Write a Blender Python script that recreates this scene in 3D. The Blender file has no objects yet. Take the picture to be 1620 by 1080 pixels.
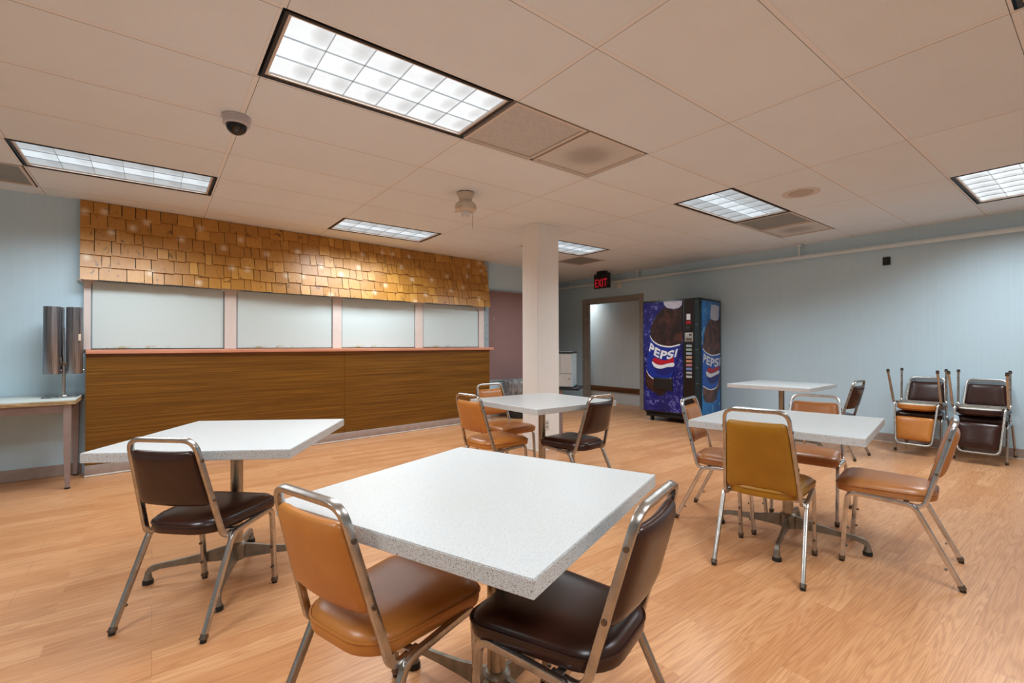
import bpy, bmesh, math, random
from mathutils import Vector, Matrix
PI = math.pi
SC = bpy.context.scene
COL = SC.collection

# ------------------------------------------------------------------ camera
HC = 1.195                     # lens height
CEIL = 2.5925                  # ceiling height
FPX, YAW, PITCH, ROLL = 740.92, 0.6542, 0.0092, -0.003
cd = bpy.data.cameras.new('camera'); cam = bpy.data.objects.new('camera', cd); COL.objects.link(cam)
cd.sensor_fit = 'HORIZONTAL'; cd.sensor_width = 36.0; cd.lens = FPX/1620*36.0; cd.clip_start = 0.02
_R = Vector((math.cos(YAW), -math.sin(YAW), 0))
_F = Vector((math.sin(YAW)*math.cos(PITCH), math.cos(YAW)*math.cos(PITCH), math.sin(PITCH)))
_U = _R.cross(_F)
_X = _R*math.cos(ROLL)+_U*math.sin(ROLL); _Y = -_R*math.sin(ROLL)+_U*math.cos(ROLL)
cam.matrix_world = Matrix(((_X.x,_Y.x,-_F.x,0),(_X.y,_Y.y,-_F.y,0),(_X.z,_Y.z,-_F.z,HC),(0,0,0,1)))
SC.camera = cam

# ------------------------------------------------------------------ world, exposure
w = bpy.data.worlds.new('world'); SC.world = w; w.use_nodes = True
w.node_tree.nodes['Background'].inputs[0].default_value = (0.75, 0.82, 0.9, 1)
w.node_tree.nodes['Background'].inputs[1].default_value = 0.02
SC.view_settings.view_transform = 'Standard'; SC.view_settings.look = 'None'
SC.view_settings.exposure = 0.0; SC.view_settings.gamma = 1.0
SC.view_settings.use_curve_mapping = False
LAMP_W = 34.0                  # watts of each ceiling fixture
LAMP_SPREAD = 146              # parabolic louvre cut-off, degrees
LAMP_COL = (0.87, 0.955, 1.0)

# ------------------------------------------------------------------ materials
MATS = {}
def srgb(r, g, b):
    f = lambda c: (c/255/12.92) if c/255 <= 0.04045 else ((c/255+0.055)/1.055)**2.4
    return (f(r), f(g), f(b), 1.0)
class NT:
    def __init__(s, name):
        s.m = bpy.data.materials.new(name); s.m.use_nodes = True
        s.t = s.m.node_tree; s.n = s.t.nodes; s.b = s.n['Principled BSDF']
    def new(s, typ, **kw):
        n = s.n.new(typ)
        for k, v in kw.items(): setattr(n, k, v)
        return n
    def link(s, a, b): s.t.links.new(a, b)
    def coord(s, scale=(1,1,1), kind='Object', rot=(0,0,0)):
        tc = s.new('ShaderNodeTexCoord'); mp = s.new('ShaderNodeMapping')
        mp.inputs['Scale'].default_value = scale; mp.inputs['Rotation'].default_value = rot
        s.link(tc.outputs[kind], mp.inputs['Vector']); return mp.outputs['Vector']
    def noise(s, vec, scale, detail=4, rough=0.55, dist=0.0):
        n = s.new('ShaderNodeTexNoise'); n.inputs['Scale'].default_value = scale
        n.inputs['Detail'].default_value = detail; n.inputs['Roughness'].default_value = rough
        n.inputs['Distortion'].default_value = dist
        s.link(vec, n.inputs['Vector']); return n.outputs['Fac']
    def ramp(s, fac, stops, interp='LINEAR'):
        r = s.new('ShaderNodeValToRGB'); r.color_ramp.interpolation = interp
        e = r.color_ramp.elements
        while len(e) < len(stops): e.new(0.5)
        for i, (p, c) in enumerate(stops): e[i].position = p; e[i].color = c
        s.link(fac, r.inputs['Fac']); return r.outputs['Color']
    def mix(s, fac, a, b, mode='MIX'):
        m = s.new('ShaderNodeMix', data_type='RGBA', blend_type=mode)
        for sock, v in ((m.inputs[0], fac), (m.inputs[6], a), (m.inputs[7], b)):
            if hasattr(v, 'node'): s.link(v, sock)
            else: sock.default_value = v
        return m.outputs[2]
    def math(s, op, a, b=None, c=None):
        m = s.new('ShaderNodeMath', operation=op)
        for i, v in enumerate((a, b, c)):
            if v is None: continue
            if hasattr(v, 'node'): s.link(v, m.inputs[i])
            else: m.inputs[i].default_value = v
        return m.outputs[0]
    def bump(s, h, strength=0.1, dist=0.01):
        b = s.new('ShaderNodeBump'); b.inputs['Strength'].default_value = strength
        b.inputs['Distance'].default_value = dist
        s.link(h, b.inputs['Height']); s.link(b.outputs['Normal'], s.b.inputs['Normal'])
    def set(s, color=None, rough=None, metal=None, spec=None, coat=None):
        if color is not None:
            if hasattr(color, 'node'): s.link(color, s.b.inputs['Base Color'])
            else: s.b.inputs['Base Color'].default_value = color
        if rough is not None:
            if hasattr(rough, 'node'): s.link(rough, s.b.inputs['Roughness'])
            else: s.b.inputs['Roughness'].default_value = rough
        if metal is not None: s.b.inputs['Metallic'].default_value = metal
        if spec is not None: s.b.inputs['Specular IOR Level'].default_value = spec
        if coat is not None: s.b.inputs['Coat Weight'].default_value = coat
        return s.m

def plain(name, col, rough=0.5, metal=0.0, var=0.12, scale=14, spec=None):
    """painted / moulded surface with a little procedural unevenness"""
    t = NT(name); v = t.coord(); n = t.noise(v, scale, 5)
    d = tuple(c*(1-var) for c in col[:3])+(1,); l = tuple(min(1, c*(1+var)) for c in col[:3])+(1,)
    c = t.ramp(n, [(0.3, d), (0.7, l)])
    return t.set(c, rough, metal, spec)

def mat_floor():
    t = NT('laminate_floor'); v = t.coord()
    br = t.new('ShaderNodeTexBrick'); br.offset = 0.37; br.offset_frequency = 2; br.squash = 1.0
    br.inputs['Scale'].default_value = 1.0; br.inputs['Brick Width'].default_value = 0.93
    br.inputs['Row Height'].default_value = 0.098; br.inputs['Mortar Size'].default_value = 0.0
    br.inputs['Color1'].default_value = (0.0,0,0,1); br.inputs['Color2'].default_value = (1,1,1,1)
    br.inputs['Bias'].default_value = 0.0; t.link(v, br.inputs['Vector'])
    # second brick set: real plank joints, every second strip, fine dark line
    jn = t.new('ShaderNodeTexBrick'); jn.offset = 0.43; jn.inputs['Scale'].default_value = 1.0
    jn.inputs['Brick Width'].default_value = 1.22; jn.inputs['Row Height'].default_value = 0.196
    jn.inputs['Mortar Size'].default_value = 0.0011; jn.inputs['Mortar Smooth'].default_value = 0.2
    t.link(v, jn.inputs['Vector'])
    # grain: stretched along X, offset per strip so neighbours differ
    sep = t.new('ShaderNodeSeparateColor'); t.link(br.outputs['Color'], sep.inputs[0])
    comb = t.new('ShaderNodeCombineXYZ'); t.link(t.math('MULTIPLY', sep.outputs[0], 37.0), comb.inputs[0])
    t.link(t.math('MULTIPLY', sep.outputs[0], 11.0), comb.inputs[2])
    add = t.new('ShaderNodeVectorMath', operation='ADD'); t.link(v, add.inputs[0]); t.link(comb.outputs[0], add.inputs[1])
    mp = t.new('ShaderNodeMapping'); mp.inputs['Scale'].default_value = (0.75, 11.0, 1); t.link(add.outputs[0], mp.inputs['Vector'])
    big = t.noise(mp.outputs[0], 1.1, 2, 0.4, 0.3)
    rings = t.math('SINE', t.math('MULTIPLY', big, 95.0))
    rings = t.math('MULTIPLY_ADD', rings, 0.5, 0.5)
    mp2 = t.new('ShaderNodeMapping'); mp2.inputs['Scale'].default_value = (3.5, 120.0, 1); t.link(add.outputs[0], mp2.inputs['Vector'])
    fine = t.noise(mp2.outputs[0], 1.6, 4, 0.6)
    base = t.mix(sep.outputs[0], srgb(196,138,92), srgb(216,162,116))
    c = t.mix(t.math('MULTIPLY', t.math('POWER', rings, 1.8), 0.36), base, srgb(160,102,62))
    c = t.mix(t.math('MULTIPLY', t.ramp_val(fine, 0.45, 0.72), 0.60), c, srgb(160,104,64))
    c = t.mix(t.math('MULTIPLY', jn.outputs['Fac'], 0.45), c, srgb(96,58,34))
    sc = t.noise(t.coord(), 1.7, 4)
    t.link(t.math('MULTIPLY_ADD', sc, 0.22, 0.22), t.b.inputs['Roughness'])
    t.set(c, None, 0, 0.45)
    return t.m
def _ramp_val(s, fac, a, b):
    m = s.new('ShaderNodeMapRange'); s.link(fac, m.inputs[0]); m.inputs[1].default_value = a; m.inputs[2].default_value = b
    return m.outputs[0]
NT.ramp_val = _ramp_val

def mat_wall(name, col, stripe=0.05, rough=0.62):
    t = NT(name); n = t.noise(t.coord((60,60,1.2)), 1.0, 3); n2 = t.noise(t.coord(), 1.3, 3)
    d = tuple(c*(1-stripe) for c in col[:3])+(1,); l = tuple(min(1,c*(1+stripe)) for c in col[:3])+(1,)
    c = t.ramp(n, [(0.3,d),(0.7,l)])
    c = t.mix(t.math('MULTIPLY', t.ramp_val(n2,0.5,0.8), 0.10), c, tuple(x*0.8 for x in col[:3])+(1,))
    t.bump(n, 0.06, 0.002)
    return t.set(c, rough, 0, 0.35)

GX0, GY0, TX, TY = 1.641, 2.702, 1.2192, 0.6096     # ceiling grid origin and tile size
def mat_ceiling():
    t = NT('ceiling_tiles'); tc = t.new('ShaderNodeTexCoord'); sp = t.new('ShaderNodeSeparateXYZ'); t.link(tc.outputs['Object'], sp.inputs[0])
    def axis(out, o, p):
        f = t.math('SUBTRACT', out, o); f = t.math('DIVIDE', f, p)
        cell = t.math('FLOOR', f); fr = t.math('MULTIPLY', t.math('SUBTRACT', f, cell), p)     # metres from line
        return cell, fr
    cx, fx = axis(sp.outputs[0], GX0, TX); cy, fy = axis(sp.outputs[1], GY0, TY)
    def tee(fr, p):      # 24 mm bar centred on the line
        a = t.math('LESS_THAN', fr, 0.012); b = t.math('GREATER_THAN', fr, p-0.012); return t.math('MAXIMUM', a, b)
    def gap(fr, p, wd, off=0.012):
        a = t.math('MULTIPLY', t.math('GREATER_THAN', fr, off), t.math('LESS_THAN', fr, off+wd)); return a
    bar = t.math('MAXIMUM', tee(fx, TX), tee(fy, TY))
    g = t.math('MAXIMUM', gap(fx, TX, 0.0032), gap(fy, TY, 0.0032))
    g2 = t.math('MAXIMUM', gap(fx, TX, 0.0012, TX-0.0135), gap(fy, TY, 0.0012, TY-0.0135))
    wn = t.new('ShaderNodeTexWhiteNoise', noise_dimensions='2D'); cb = t.new('ShaderNodeCombineXYZ')
    t.link(cx, cb.inputs[0]); t.link(cy, cb.inputs[1]); t.link(cb.outputs[0], wn.inputs['Vector'])
    tile = t.mix(wn.outputs['Value'], srgb(227,235,241), srgb(232,239,244))
    n = t.noise(t.coord(), 2.3, 5); n2 = t.noise(t.coord(), 160, 2)
    tile = t.mix(t.math('MULTIPLY', t.ramp_val(n,0.45,0.75), 0.14), tile, srgb(208,206,204))
    tile = t.mix(t.math('MULTIPLY', t.ramp_val(n2,0.4,0.7), 0.06), tile, srgb(180,165,150))
    c = t.mix(t.math('MULTIPLY', bar, 0.8), tile, srgb(235,234,234))
    br = t.noise(t.coord((1,1,1)), 3.1, 2)
    c = t.mix(t.math('MULTIPLY', g, t.math('MULTIPLY_ADD', br, 0.7, 0.45)), c, srgb(58,48,42))
    c = t.mix(t.math('MULTIPLY', g2, 0.35), c, srgb(110,90,78))
    t.bump(n2, 0.08, 0.002)
    return t.set(c, 0.75, 0, 0.3)

def mat_wood(name, dark, light, scale=(1.2,1,26), rough=0.42, ring=22, kind='Object', coat=0.0):
    t = NT(name); v = t.coord(scale, kind)
    n = t.noise(v, 1.0, 6, 0.6, 0.25); n3 = t.noise(v, 3.0, 3)
    r = t.math('MULTIPLY_ADD', t.math('SINE', t.math('MULTIPLY', n, ring)), 0.5, 0.5)
    c = t.mix(r, dark, light); c = t.mix(t.math('MULTIPLY', t.ramp_val(n3,0.45,0.7), 0.45), c, dark)
    return t.set(c, rough, 0, 0.4, coat)

def mat_shingle():
    t = NT('cedar_shingle'); at = t.new('ShaderNodeAttribute'); at.attribute_name = 'tone'
    sp = t.new('ShaderNodeSeparateColor'); t.link(at.outputs['Color'], sp.inputs[0])
    tc = t.new('ShaderNodeTexCoord'); cb = t.new('ShaderNodeCombineXYZ')
    t.link(t.math('MULTIPLY', sp.outputs[1], 50.0), cb.inputs[0]); t.link(t.math('MULTIPLY', sp.outputs[0], 30.0), cb.inputs[1])
    ad = t.new('ShaderNodeVectorMath', operation='ADD'); t.link(tc.outputs['Object'], ad.inputs[0]); t.link(cb.outputs[0], ad.inputs[1])
    def mp(s):
        m = t.new('ShaderNodeMapping'); m.inputs['Scale'].default_value = s; t.link(ad.outputs[0], m.inputs['Vector']); return m.outputs[0]
    base = t.ramp(sp.outputs[0], [(0, srgb(178,124,52)), (0.5, srgb(194,138,60)), (1, srgb(208,154,74))])
    gr = t.noise(mp((40,40,4)), 1.0, 4); c = t.mix(t.math('MULTIPLY', t.ramp_val(gr,0.45,0.75), 0.35), base, srgb(160,104,42))
    kn = t.noise(mp((9,9,8)), 1.6, 2, 0.4, 1.0)
    c = t.mix(t.math('MULTIPLY', t.ramp_val(kn,0.66,0.73), 0.7), c, srgb(82,42,18))
    ck = t.noise(mp((16,16,5)), 1.2, 3, 0.6, 1.0)
    c = t.mix(t.math('MULTIPLY', t.ramp_val(ck,0.63,0.69), 0.6), c, srgb(70,34,12))
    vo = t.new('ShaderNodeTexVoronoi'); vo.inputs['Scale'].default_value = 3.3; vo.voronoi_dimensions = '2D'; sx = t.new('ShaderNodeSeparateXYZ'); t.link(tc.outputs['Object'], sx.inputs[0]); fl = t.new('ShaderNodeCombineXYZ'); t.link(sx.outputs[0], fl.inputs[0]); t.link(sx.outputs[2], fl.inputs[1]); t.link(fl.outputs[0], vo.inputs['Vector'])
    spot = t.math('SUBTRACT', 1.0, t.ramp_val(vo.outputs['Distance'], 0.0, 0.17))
    c = t.mix(t.math('MULTIPLY', t.math('POWER', spot, 1.3), 0.8), c, srgb(240,222,190))  # white bloom spots, with nail reflections painted into the colour
    t.bump(gr, 0.25, 0.004)
    return t.set(c, 0.36, 0, 0.5)

def mat_speckle(name, lo=0.60, edge=False):
    t = NT(name); v = t.coord()
    f = t.noise(v, 420, 2, 0.5); g = t.noise(v, 230, 3, 0.6); big = t.noise(v, 3.0, 4)
    c = t.mix(t.math('MULTIPLY', t.ramp_val(big,0.45,0.75), 0.22), srgb(203,206,207), srgb(196,196,184))
    k = 0.85 if edge else 0.42
    c = t.mix(t.math('MULTIPLY', t.ramp_val(f, lo, lo+0.06), k), c, srgb(105,98,92))
    c = t.mix(t.math('MULTIPLY', t.ramp_val(g, lo+0.02, lo+0.07), k), c, srgb(120,98,74) if edge else srgb(160,150,135))
    return t.set(c, 0.30 if not edge else 0.5, 0, 0.5)

def mat_vinyl(name, col, dark, rough=0.33):
    t = NT(name); v = t.coord(); n = t.noise(v, 6, 4); f = t.noise(v, 260, 2)
    c = t.mix(t.ramp_val(n,0.35,0.8), col, dark); t.bump(f, 0.10, 0.001)
    return t.set(c, rough, 0, 0.5, 0.0)

def mat_chrome(name, col, rough, metal=1.0):
    t = NT(name); n = t.noise(t.coord(), 18, 5); p = t.noise(t.coord(), 160, 2)
    c = t.mix(t.ramp_val(n,0.45,0.75), col, tuple(x*0.72 for x in col[:3])+(1,))
    c = t.mix(t.math('MULTIPLY', t.ramp_val(p,0.70,0.76), 0.6), c, srgb(90,66,42))
    t.link(t.math('MULTIPLY_ADD', n, 0.25, rough-0.08), t.b.inputs['Roughness'])
    return t.set(c, None, metal)

def mat_steel():
    t = NT('brushed_steel'); n = t.noise(t.coord((55,55,1.5)), 1.0, 4, 0.6)
    c = t.ramp(n, [(0.3, srgb(96,97,102)), (0.7, srgb(176,178,186))])
    return t.set(c, 0.38, 0.9)
def mat_board():
    t = NT('hatch_board'); tc = t.new('ShaderNodeTexCoord'); sp = t.new('ShaderNodeSeparateXYZ'); t.link(tc.outputs['Object'], sp.inputs[0])
    low = t.math('SUBTRACT', 1.0, t.ramp_val(sp.outputs[2], 0.008, 0.045)); n = t.noise(t.coord((7,7,14)), 1.0, 5, 0.7)
    c = t.mix(t.math('MULTIPLY', low, t.ramp_val(n, 0.5, 0.62)), srgb(208,223,224), srgb(176,158,104))
    p = t.noise(t.coord(), 30, 2); c = t.mix(t.math('MULTIPLY', t.ramp_val(p, 0.74, 0.78), 0.4), c, srgb(120,118,104))
    return t.set(c, 0.4, 0, 0.4)
def mat_emit(name, col, e, rough=0.4):
    t = NT(name); t.set(col, rough); t.b.inputs['Emission Color'].default_value = col; t.b.inputs['Emission Strength'].default_value = e
    return t.m

def mat_lens(name, centre, edge, tint, dim=0.2):
    """lit prismatic lens: three lamp rows glow, object-local y across the lamps"""
    t = NT(name); tc = t.new('ShaderNodeTexCoord'); sp = t.new('ShaderNodeSeparateXYZ'); t.link(tc.outputs['Object'], sp.inputs[0])
    a = t.math('ABSOLUTE', sp.outputs[1]); row = t.ramp_val(a, 0.075, 0.115)       # 0 on the centre lamp, 1 beside it
    st = t.math('MULTIPLY_ADD', row, edge-centre, centre)
    n = t.noise(t.coord((3,9,1)), 2.0, 3); st = t.math('MULTIPLY', st, t.math('MULTIPLY_ADD', n, 0.24, 0.88))
    # louvre reflections painted into the glow: each of the 6 x 3 cells has a dim patch near one end
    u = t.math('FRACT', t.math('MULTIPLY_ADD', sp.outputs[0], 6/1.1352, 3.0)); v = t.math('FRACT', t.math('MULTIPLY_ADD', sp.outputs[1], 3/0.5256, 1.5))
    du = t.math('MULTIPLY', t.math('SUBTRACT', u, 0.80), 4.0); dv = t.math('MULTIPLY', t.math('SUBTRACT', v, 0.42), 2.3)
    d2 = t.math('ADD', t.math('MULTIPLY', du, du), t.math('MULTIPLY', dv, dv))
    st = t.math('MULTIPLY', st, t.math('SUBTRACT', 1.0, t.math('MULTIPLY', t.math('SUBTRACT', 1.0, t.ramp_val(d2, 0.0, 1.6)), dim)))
    t.set((0.25,0.26,0.27,1), 0.5); t.b.inputs['Emission Color'].default_value = tint; t.link(st, t.b.inputs['Emission Strength'])
    return t.m

def mat_splash(name, deep, mid, light):
    t = NT(name); v = t.coord(); n = t.noise(v, 9.0, 9, 0.8, 1.2); m = t.noise(v, 1.6, 4, 0.5, 0.5); s = t.noise(v, 26, 5, 0.8, 1.0)
    c = t.mix(t.ramp_val(m,0.35,0.7), deep, mid)
    c = t.mix(t.math('MULTIPLY', t.ramp_val(n,0.535,0.60), 0.75), c, light)
    c = t.mix(t.math('MULTIPLY', t.ramp_val(s,0.62,0.72), t.ramp_val(n,0.45,0.6)), c, srgb(214,220,240))
    return t.set(c, 0.28, 0, 0.5)

def mat_cola(name, dark, amber):
    t = NT(name); n = t.noise(t.coord((3,3,2)), 2.2, 6, 0.7, 0.8); f = t.noise(t.coord(), 30, 3, 0.7)
    c = t.mix(t.ramp_val(n,0.45,0.72), dark, amber); c = t.mix(t.math('MULTIPLY', t.ramp_val(f,0.6,0.75), 0.3), c, srgb(150,100,80))
    return t.set(c, 0.3)

def mat_bag():
    t = NT('bin_bag'); n = t.noise(t.coord((14,14,5)), 2.0, 5, 0.6, 1.5)
    c = t.ramp(n, [(0.35, srgb(60,58,58)), (0.6, srgb(140,138,138))]); t.bump(n, 0.6, 0.02)
    return t.set(c, 0.3, 0, 0.5)

M = dict(
 floor=mat_floor(), ceiling=mat_ceiling(),
 wall=mat_wall('blue_wallpaper', srgb(197,223,237), 0.02),
 wall_grey=mat_wall('grey_wallpaper', srgb(212,218,220), 0.06),
 column=mat_wall('column_paint', srgb(238,236,233), 0.02),
 base=plain('taupe_cove_base', srgb(164,146,137), 0.5),
 caulk=plain('caulk', srgb(214,206,196), 0.6),
 frame=plain('door_frame_paint', srgb(156,148,138), 0.45),
 rail_wood=mat_wood('handrail_wood', srgb(92,58,34), srgb(128,84,50), (20,1.2,20)),
 counter=mat_wood('counter_laminate', srgb(100,62,10), srgb(136,91,27), (0.8,1,70), 0.36, 12),
 ledge=mat_wood('ledge_laminate', srgb(200,134,106), srgb(216,150,122), (2,20,20), 0.35, 14),
 pink=plain('pink_paint', srgb(224,212,206), 0.5, 0, 0.03),
 panel=mat_board(),
 strip=plain('grey_blue_paint', srgb(150,166,174), 0.5),
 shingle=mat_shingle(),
 tack=plain('maroon_tackboard_cloth', srgb(142,112,109), 0.85, 0, 0.12, 120),
 top=mat_speckle('speckled_laminate', 0.585), edge=mat_speckle('speckled_edge', 0.572, True),
 under=plain('table_underside', srgb(90,72,56), 0.7),
 pole=mat_chrome('brushed_pole', srgb(176,166,150), 0.30), cast=mat_chrome('cast_base', srgb(150,146,136), 0.42),
 chrome=mat_chrome('worn_chrome', srgb(186,182,177), 0.24), bright=mat_chrome('bright_chrome', srgb(210,210,212), 0.16),
 steel=mat_steel(), screw=mat_chrome('screw_steel', srgb(120,110,100), 0.4),
 brown=mat_vinyl('dark_brown_vinyl', srgb(58,28,20), srgb(36,16,12), 0.28),
 tan=mat_vinyl('tan_vinyl', srgb(196,126,56), srgb(176,104,44), 0.33),
 rust=mat_vinyl('reddish_tan_vinyl', srgb(184,120,66), srgb(162,100,52), 0.33),
 olive=mat_vinyl('mustard_vinyl', srgb(168,116,24), srgb(148,100,18), 0.36),
 muslin=plain('seat_underside_cloth', srgb(224,220,210), 0.8),
 rubber=plain('black_rubber', srgb(26,24,24), 0.6), black=plain('black_plastic', srgb(20,20,22), 0.4),
 blackframe=plain('black_fixture_rim', srgb(28,26,28), 0.5), cream=plain('cream_enamel', srgb(214,202,192), 0.45, 0, 0.03),
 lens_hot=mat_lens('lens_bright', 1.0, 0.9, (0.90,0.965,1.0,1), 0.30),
 lens=mat_lens('lens_cool', 0.86, 0.50, (0.80,0.925,1.0,1)),
 louver=plain('louvre_blade', srgb(196,206,214), 0.35, 0.3),
 vent=plain('dusty_grey_grille', srgb(196,194,192), 0.7, 0, 0.1, 60), vent_dark=plain('dark_grille', srgb(142,142,138), 0.7, 0, 0.12, 60),
 pipe=plain('painted_pipe', srgb(216,228,232), 0.45, 0, 0.03), white=plain('white_plastic', srgb(226,226,224), 0.4, 0, 0.03),
 speaker=plain('beige_grille', srgb(186,176,166), 0.7, 0, 0.1, 90),
 fan=plain('fan_enamel', srgb(206,194,178), 0.45, 0, 0.05), blade=plain('fan_blade_enamel', srgb(196,172,150), 0.5),
 domeglass=plain('smoked_dome', srgb(24,22,24), 0.08, 0, 0.1), domebase=plain('camera_housing', srgb(196,192,196), 0.4, 0, 0.03),
 bench_top=plain('pale_laminate', srgb(206,214,208), 0.35, 0, 0.04), bench_edge=mat_wood('worn_chipboard_edge', srgb(150,122,84), srgb(206,184,146), (6,6,60), 0.6),
 bench_leg=plain('taupe_enamel', srgb(148,130,126), 0.45), label=plain('paper_label', srgb(224,206,184), 0.7),
 bag=mat_bag(), bin=plain('bin_plastic', srgb(30,29,30), 0.5),
 cabinet=plain('brushed_white_panel', srgb(186,184,182), 0.4, 0, 0.08, 8), cabinet_side=plain('blue_white_panel', srgb(176,198,208), 0.4),
 splash=mat_splash('blue_splash', srgb(8,12,84), srgb(18,24,122), srgb(128,130,204)),
 splash2=mat_splash('cyan_splash', srgb(6,84,166), srgb(14,136,216), srgb(150,214,244)),
 cola=mat_cola('cola', srgb(26,15,18), srgb(92,50,42)), cola2=mat_cola('cola_light', srgb(52,30,30), srgb(150,88,66)),
 label_blue=plain('label_blue', srgb(18,44,140), 0.3), label_blue2=plain('label_bright_blue', srgb(14,84,180), 0.3),
 globe=plain('deep_blue_print', srgb(22,30,110), 0.3), red=plain('red_print', srgb(178,22,40), 0.3),
 print_white=plain('white_print', srgb(226,228,234), 0.3, 0, 0.02), cap=plain('cap_print', srgb(198,200,216), 0.35),
 vend=plain('black_enamel', srgb(16,20,22), 0.35), vend_brown=plain('smoked_panel', srgb(30,22,20), 0.25),
 teal=plain('dark_teal_trim', srgb(22,42,48), 0.35), silver=plain('silver_plate', srgb(170,170,168), 0.35, 0.3),
 exit_red=mat_emit('exit_red', (0.8,0.02,0.04,1), 0.22), exit_face=plain('exit_face', srgb(58,22,26), 0.4),
 outlet=plain('outlet_plate', srgb(214,214,210), 0.4, 0, 0.02),
)
BTN = [srgb(*c) for c in ((150,160,170),(140,156,140),(150,156,168),(190,150,120),(190,130,90),(176,112,112),(110,130,180),(160,160,160),(170,172,176))]
BTN = [plain('button_%s' % n, c, 0.3) for n, c in zip('slate green steel peach orange rose blue grey silver'.split(), BTN)]

# ------------------------------------------------------------------ mesh helpers
class MB:
    def __init__(s): s.bm = bmesh.new()
    def box(s, x0, x1, y0, y1, z0, z1, bev=0.0, seg=2, mat=None):
        r = bmesh.ops.create_cube(s.bm, size=1.0); vs = r['verts']
        for v in vs: v.co = Vector(((x0+x1)/2+v.co.x*(x1-x0), (y0+y1)/2+v.co.y*(y1-y0), (z0+z1)/2+v.co.z*(z1-z0)))
        if bev > 0:
            es = list({e for v in vs for e in v.link_edges})
            r = bmesh.ops.bevel(s.bm, geom=es, offset=bev, segments=seg, affect='EDGES', profile=0.5)
            vs = list({v for f in r['faces'] for v in f.verts} | {v for v in vs if v.is_valid})
        if mat is not None:
            for v in vs: v.co = mat @ v.co
        return s
    def ring_loft(s, rings, cap0=True, cap1=True, closed=True):
        vr = [[s.bm.verts.new(p) for p in r] for r in rings]
        n = len(rings[0])
        for a, b in zip(vr[:-1], vr[1:]):
            for i in range(n if closed else n-1):
                j = (i+1) % n; s.bm.faces.new((a[i], a[j], b[j], b[i]))
        if cap0: s.bm.faces.new(list(reversed(vr[0])))
        if cap1: s.bm.faces.new(vr[-1])
        return s
    def lathe(s, prof, n=32, mat=None, cap=True):
        rings = [[Vector((r*math.cos(2*PI*i/n), r*math.sin(2*PI*i/n), z)) for i in range(n)] for r, z in prof]
        if mat is not None: rings = [[mat @ p for p in r] for r in rings]
        return s.ring_loft(rings, cap, cap)
    def cyl(s, p, q, r, n=16, r2=None):
        p, q = Vector(p), Vector(q); d = (q-p).normalized(); a = d.orthogonal().normalized(); b = d.cross(a)
        r2 = r if r2 is None else r2
        return s.ring_loft([[c+(a*math.cos(2*PI*i/n)+b*math.sin(2*PI*i/n))*rr for i in range(n)] for c, rr in ((p, r), (q, r2))])
    def sweep(s, path, w, h, ref, rad=0.004):
        """square tube with rounded edges; w across ref, h along the other side"""
        path = [Vector(p) for p in path]; n = len(path)
        tang = [(path[min(i+1,n-1)]-path[max(i-1,0)]).normalized() for i in range(n)]
        prof = []
        for cx, cy in ((1,1),(-1,1),(-1,-1),(1,-1)):
            for k in range(3):
                a0 = math.atan2(cy, cx)-PI/4+k*PI/4
                prof.append((cx*(w/2-rad)+rad*math.cos(a0), cy*(h/2-rad)+rad*math.sin(a0)))
        ra = Vector(ref).normalized(); rings = []; prev = None
        for p, t in zip(path, tang):
            if prev is None: a = (ra-t*ra.dot(t)).normalized()
            else: a = (prev-t*prev.dot(t)).normalized()
            prev = a; b = t.cross(a); rings.append([p+a*x+b*y for x, y in prof])
        return s.ring_loft(rings)
    def poly(s, pts):
        s.bm.faces.new([s.bm.verts.new(p) for p in pts]); return s
    def prism(s, pts, d):
        d = Vector(d); return s.ring_loft([[Vector(p) for p in pts], [Vector(p)+d for p in pts]])
    def build(s, name, mat, parent=None, smooth=None, loc=None):
        bmesh.ops.recalc_face_normals(s.bm, faces=s.bm.faces[:])
        me = bpy.data.meshes.new(name); s.bm.to_mesh(me); s.bm.free()
        me.materials.append(M[mat] if isinstance(mat, str) else mat)
        if smooth:
            for p in me.polygons: p.use_smooth = True
            me.set_sharp_from_angle(angle=math.radians(smooth))
        o = bpy.data.objects.new(name, me); COL.objects.link(o)
        if parent is not None: o.parent = parent
        if loc is not None: o.location = loc
        return o
def fillet(pts, rads, seg=7):
    pts = [Vector(p) for p in pts]; out = [pts[0]]
    for i in range(1, len(pts)-1):
        p, a, b = pts[i], pts[i-1], pts[i+1]; u = (a-p).normalized(); v = (b-p).normalized(); r = rads[i-1]
        ang = u.angle(v); d = r/math.tan(ang/2); d = min(d, (a-p).length*0.49, (b-p).length*0.49)
        s, e = p+u*d, p+v*d
        for k in range(seg+1):
            t = k/seg; out.append((s*(1-t)+p*t)*(1-t)+(p*(1-t)+e*t)*t)
    out.append(pts[-1]); return out
def tag(o, label=None, cat=None, group=None, kind=None):
    if label: o['label'] = label
    if cat: o['category'] = cat
    if group: o['group'] = group
    if kind: o['kind'] = kind
    return o
def thing(name, label, cat, loc=(0,0,0), rz=0.0, group=None):
    o = bpy.data.objects.new(name, None); o.empty_display_size = 0.1; COL.objects.link(o)
    o.location = loc; o.rotation_euler = (0,0,rz); return tag(o, label, cat, group)
def struct(o, label=None): return tag(o, label, None, None, 'structure')
def dup(root, loc, rot, label, group=None):
    def cp(o, par):
        c = o.copy(); COL.objects.link(c)
        if par is not None: c.parent = par
        for ch in [x for x in ALLKIDS.get(o.name, [])]: cp(ch, c)
        return c
    r = cp(root, None); r.location = loc; r.rotation_euler = rot; r['label'] = label
    if group: r['group'] = group
    return r
ALLKIDS = {}
def index_kids(root):
    ks = [o for o in COL.objects if o.parent == root]; ALLKIDS[root.name] = ks
    for k in ks: index_kids(k)

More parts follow.
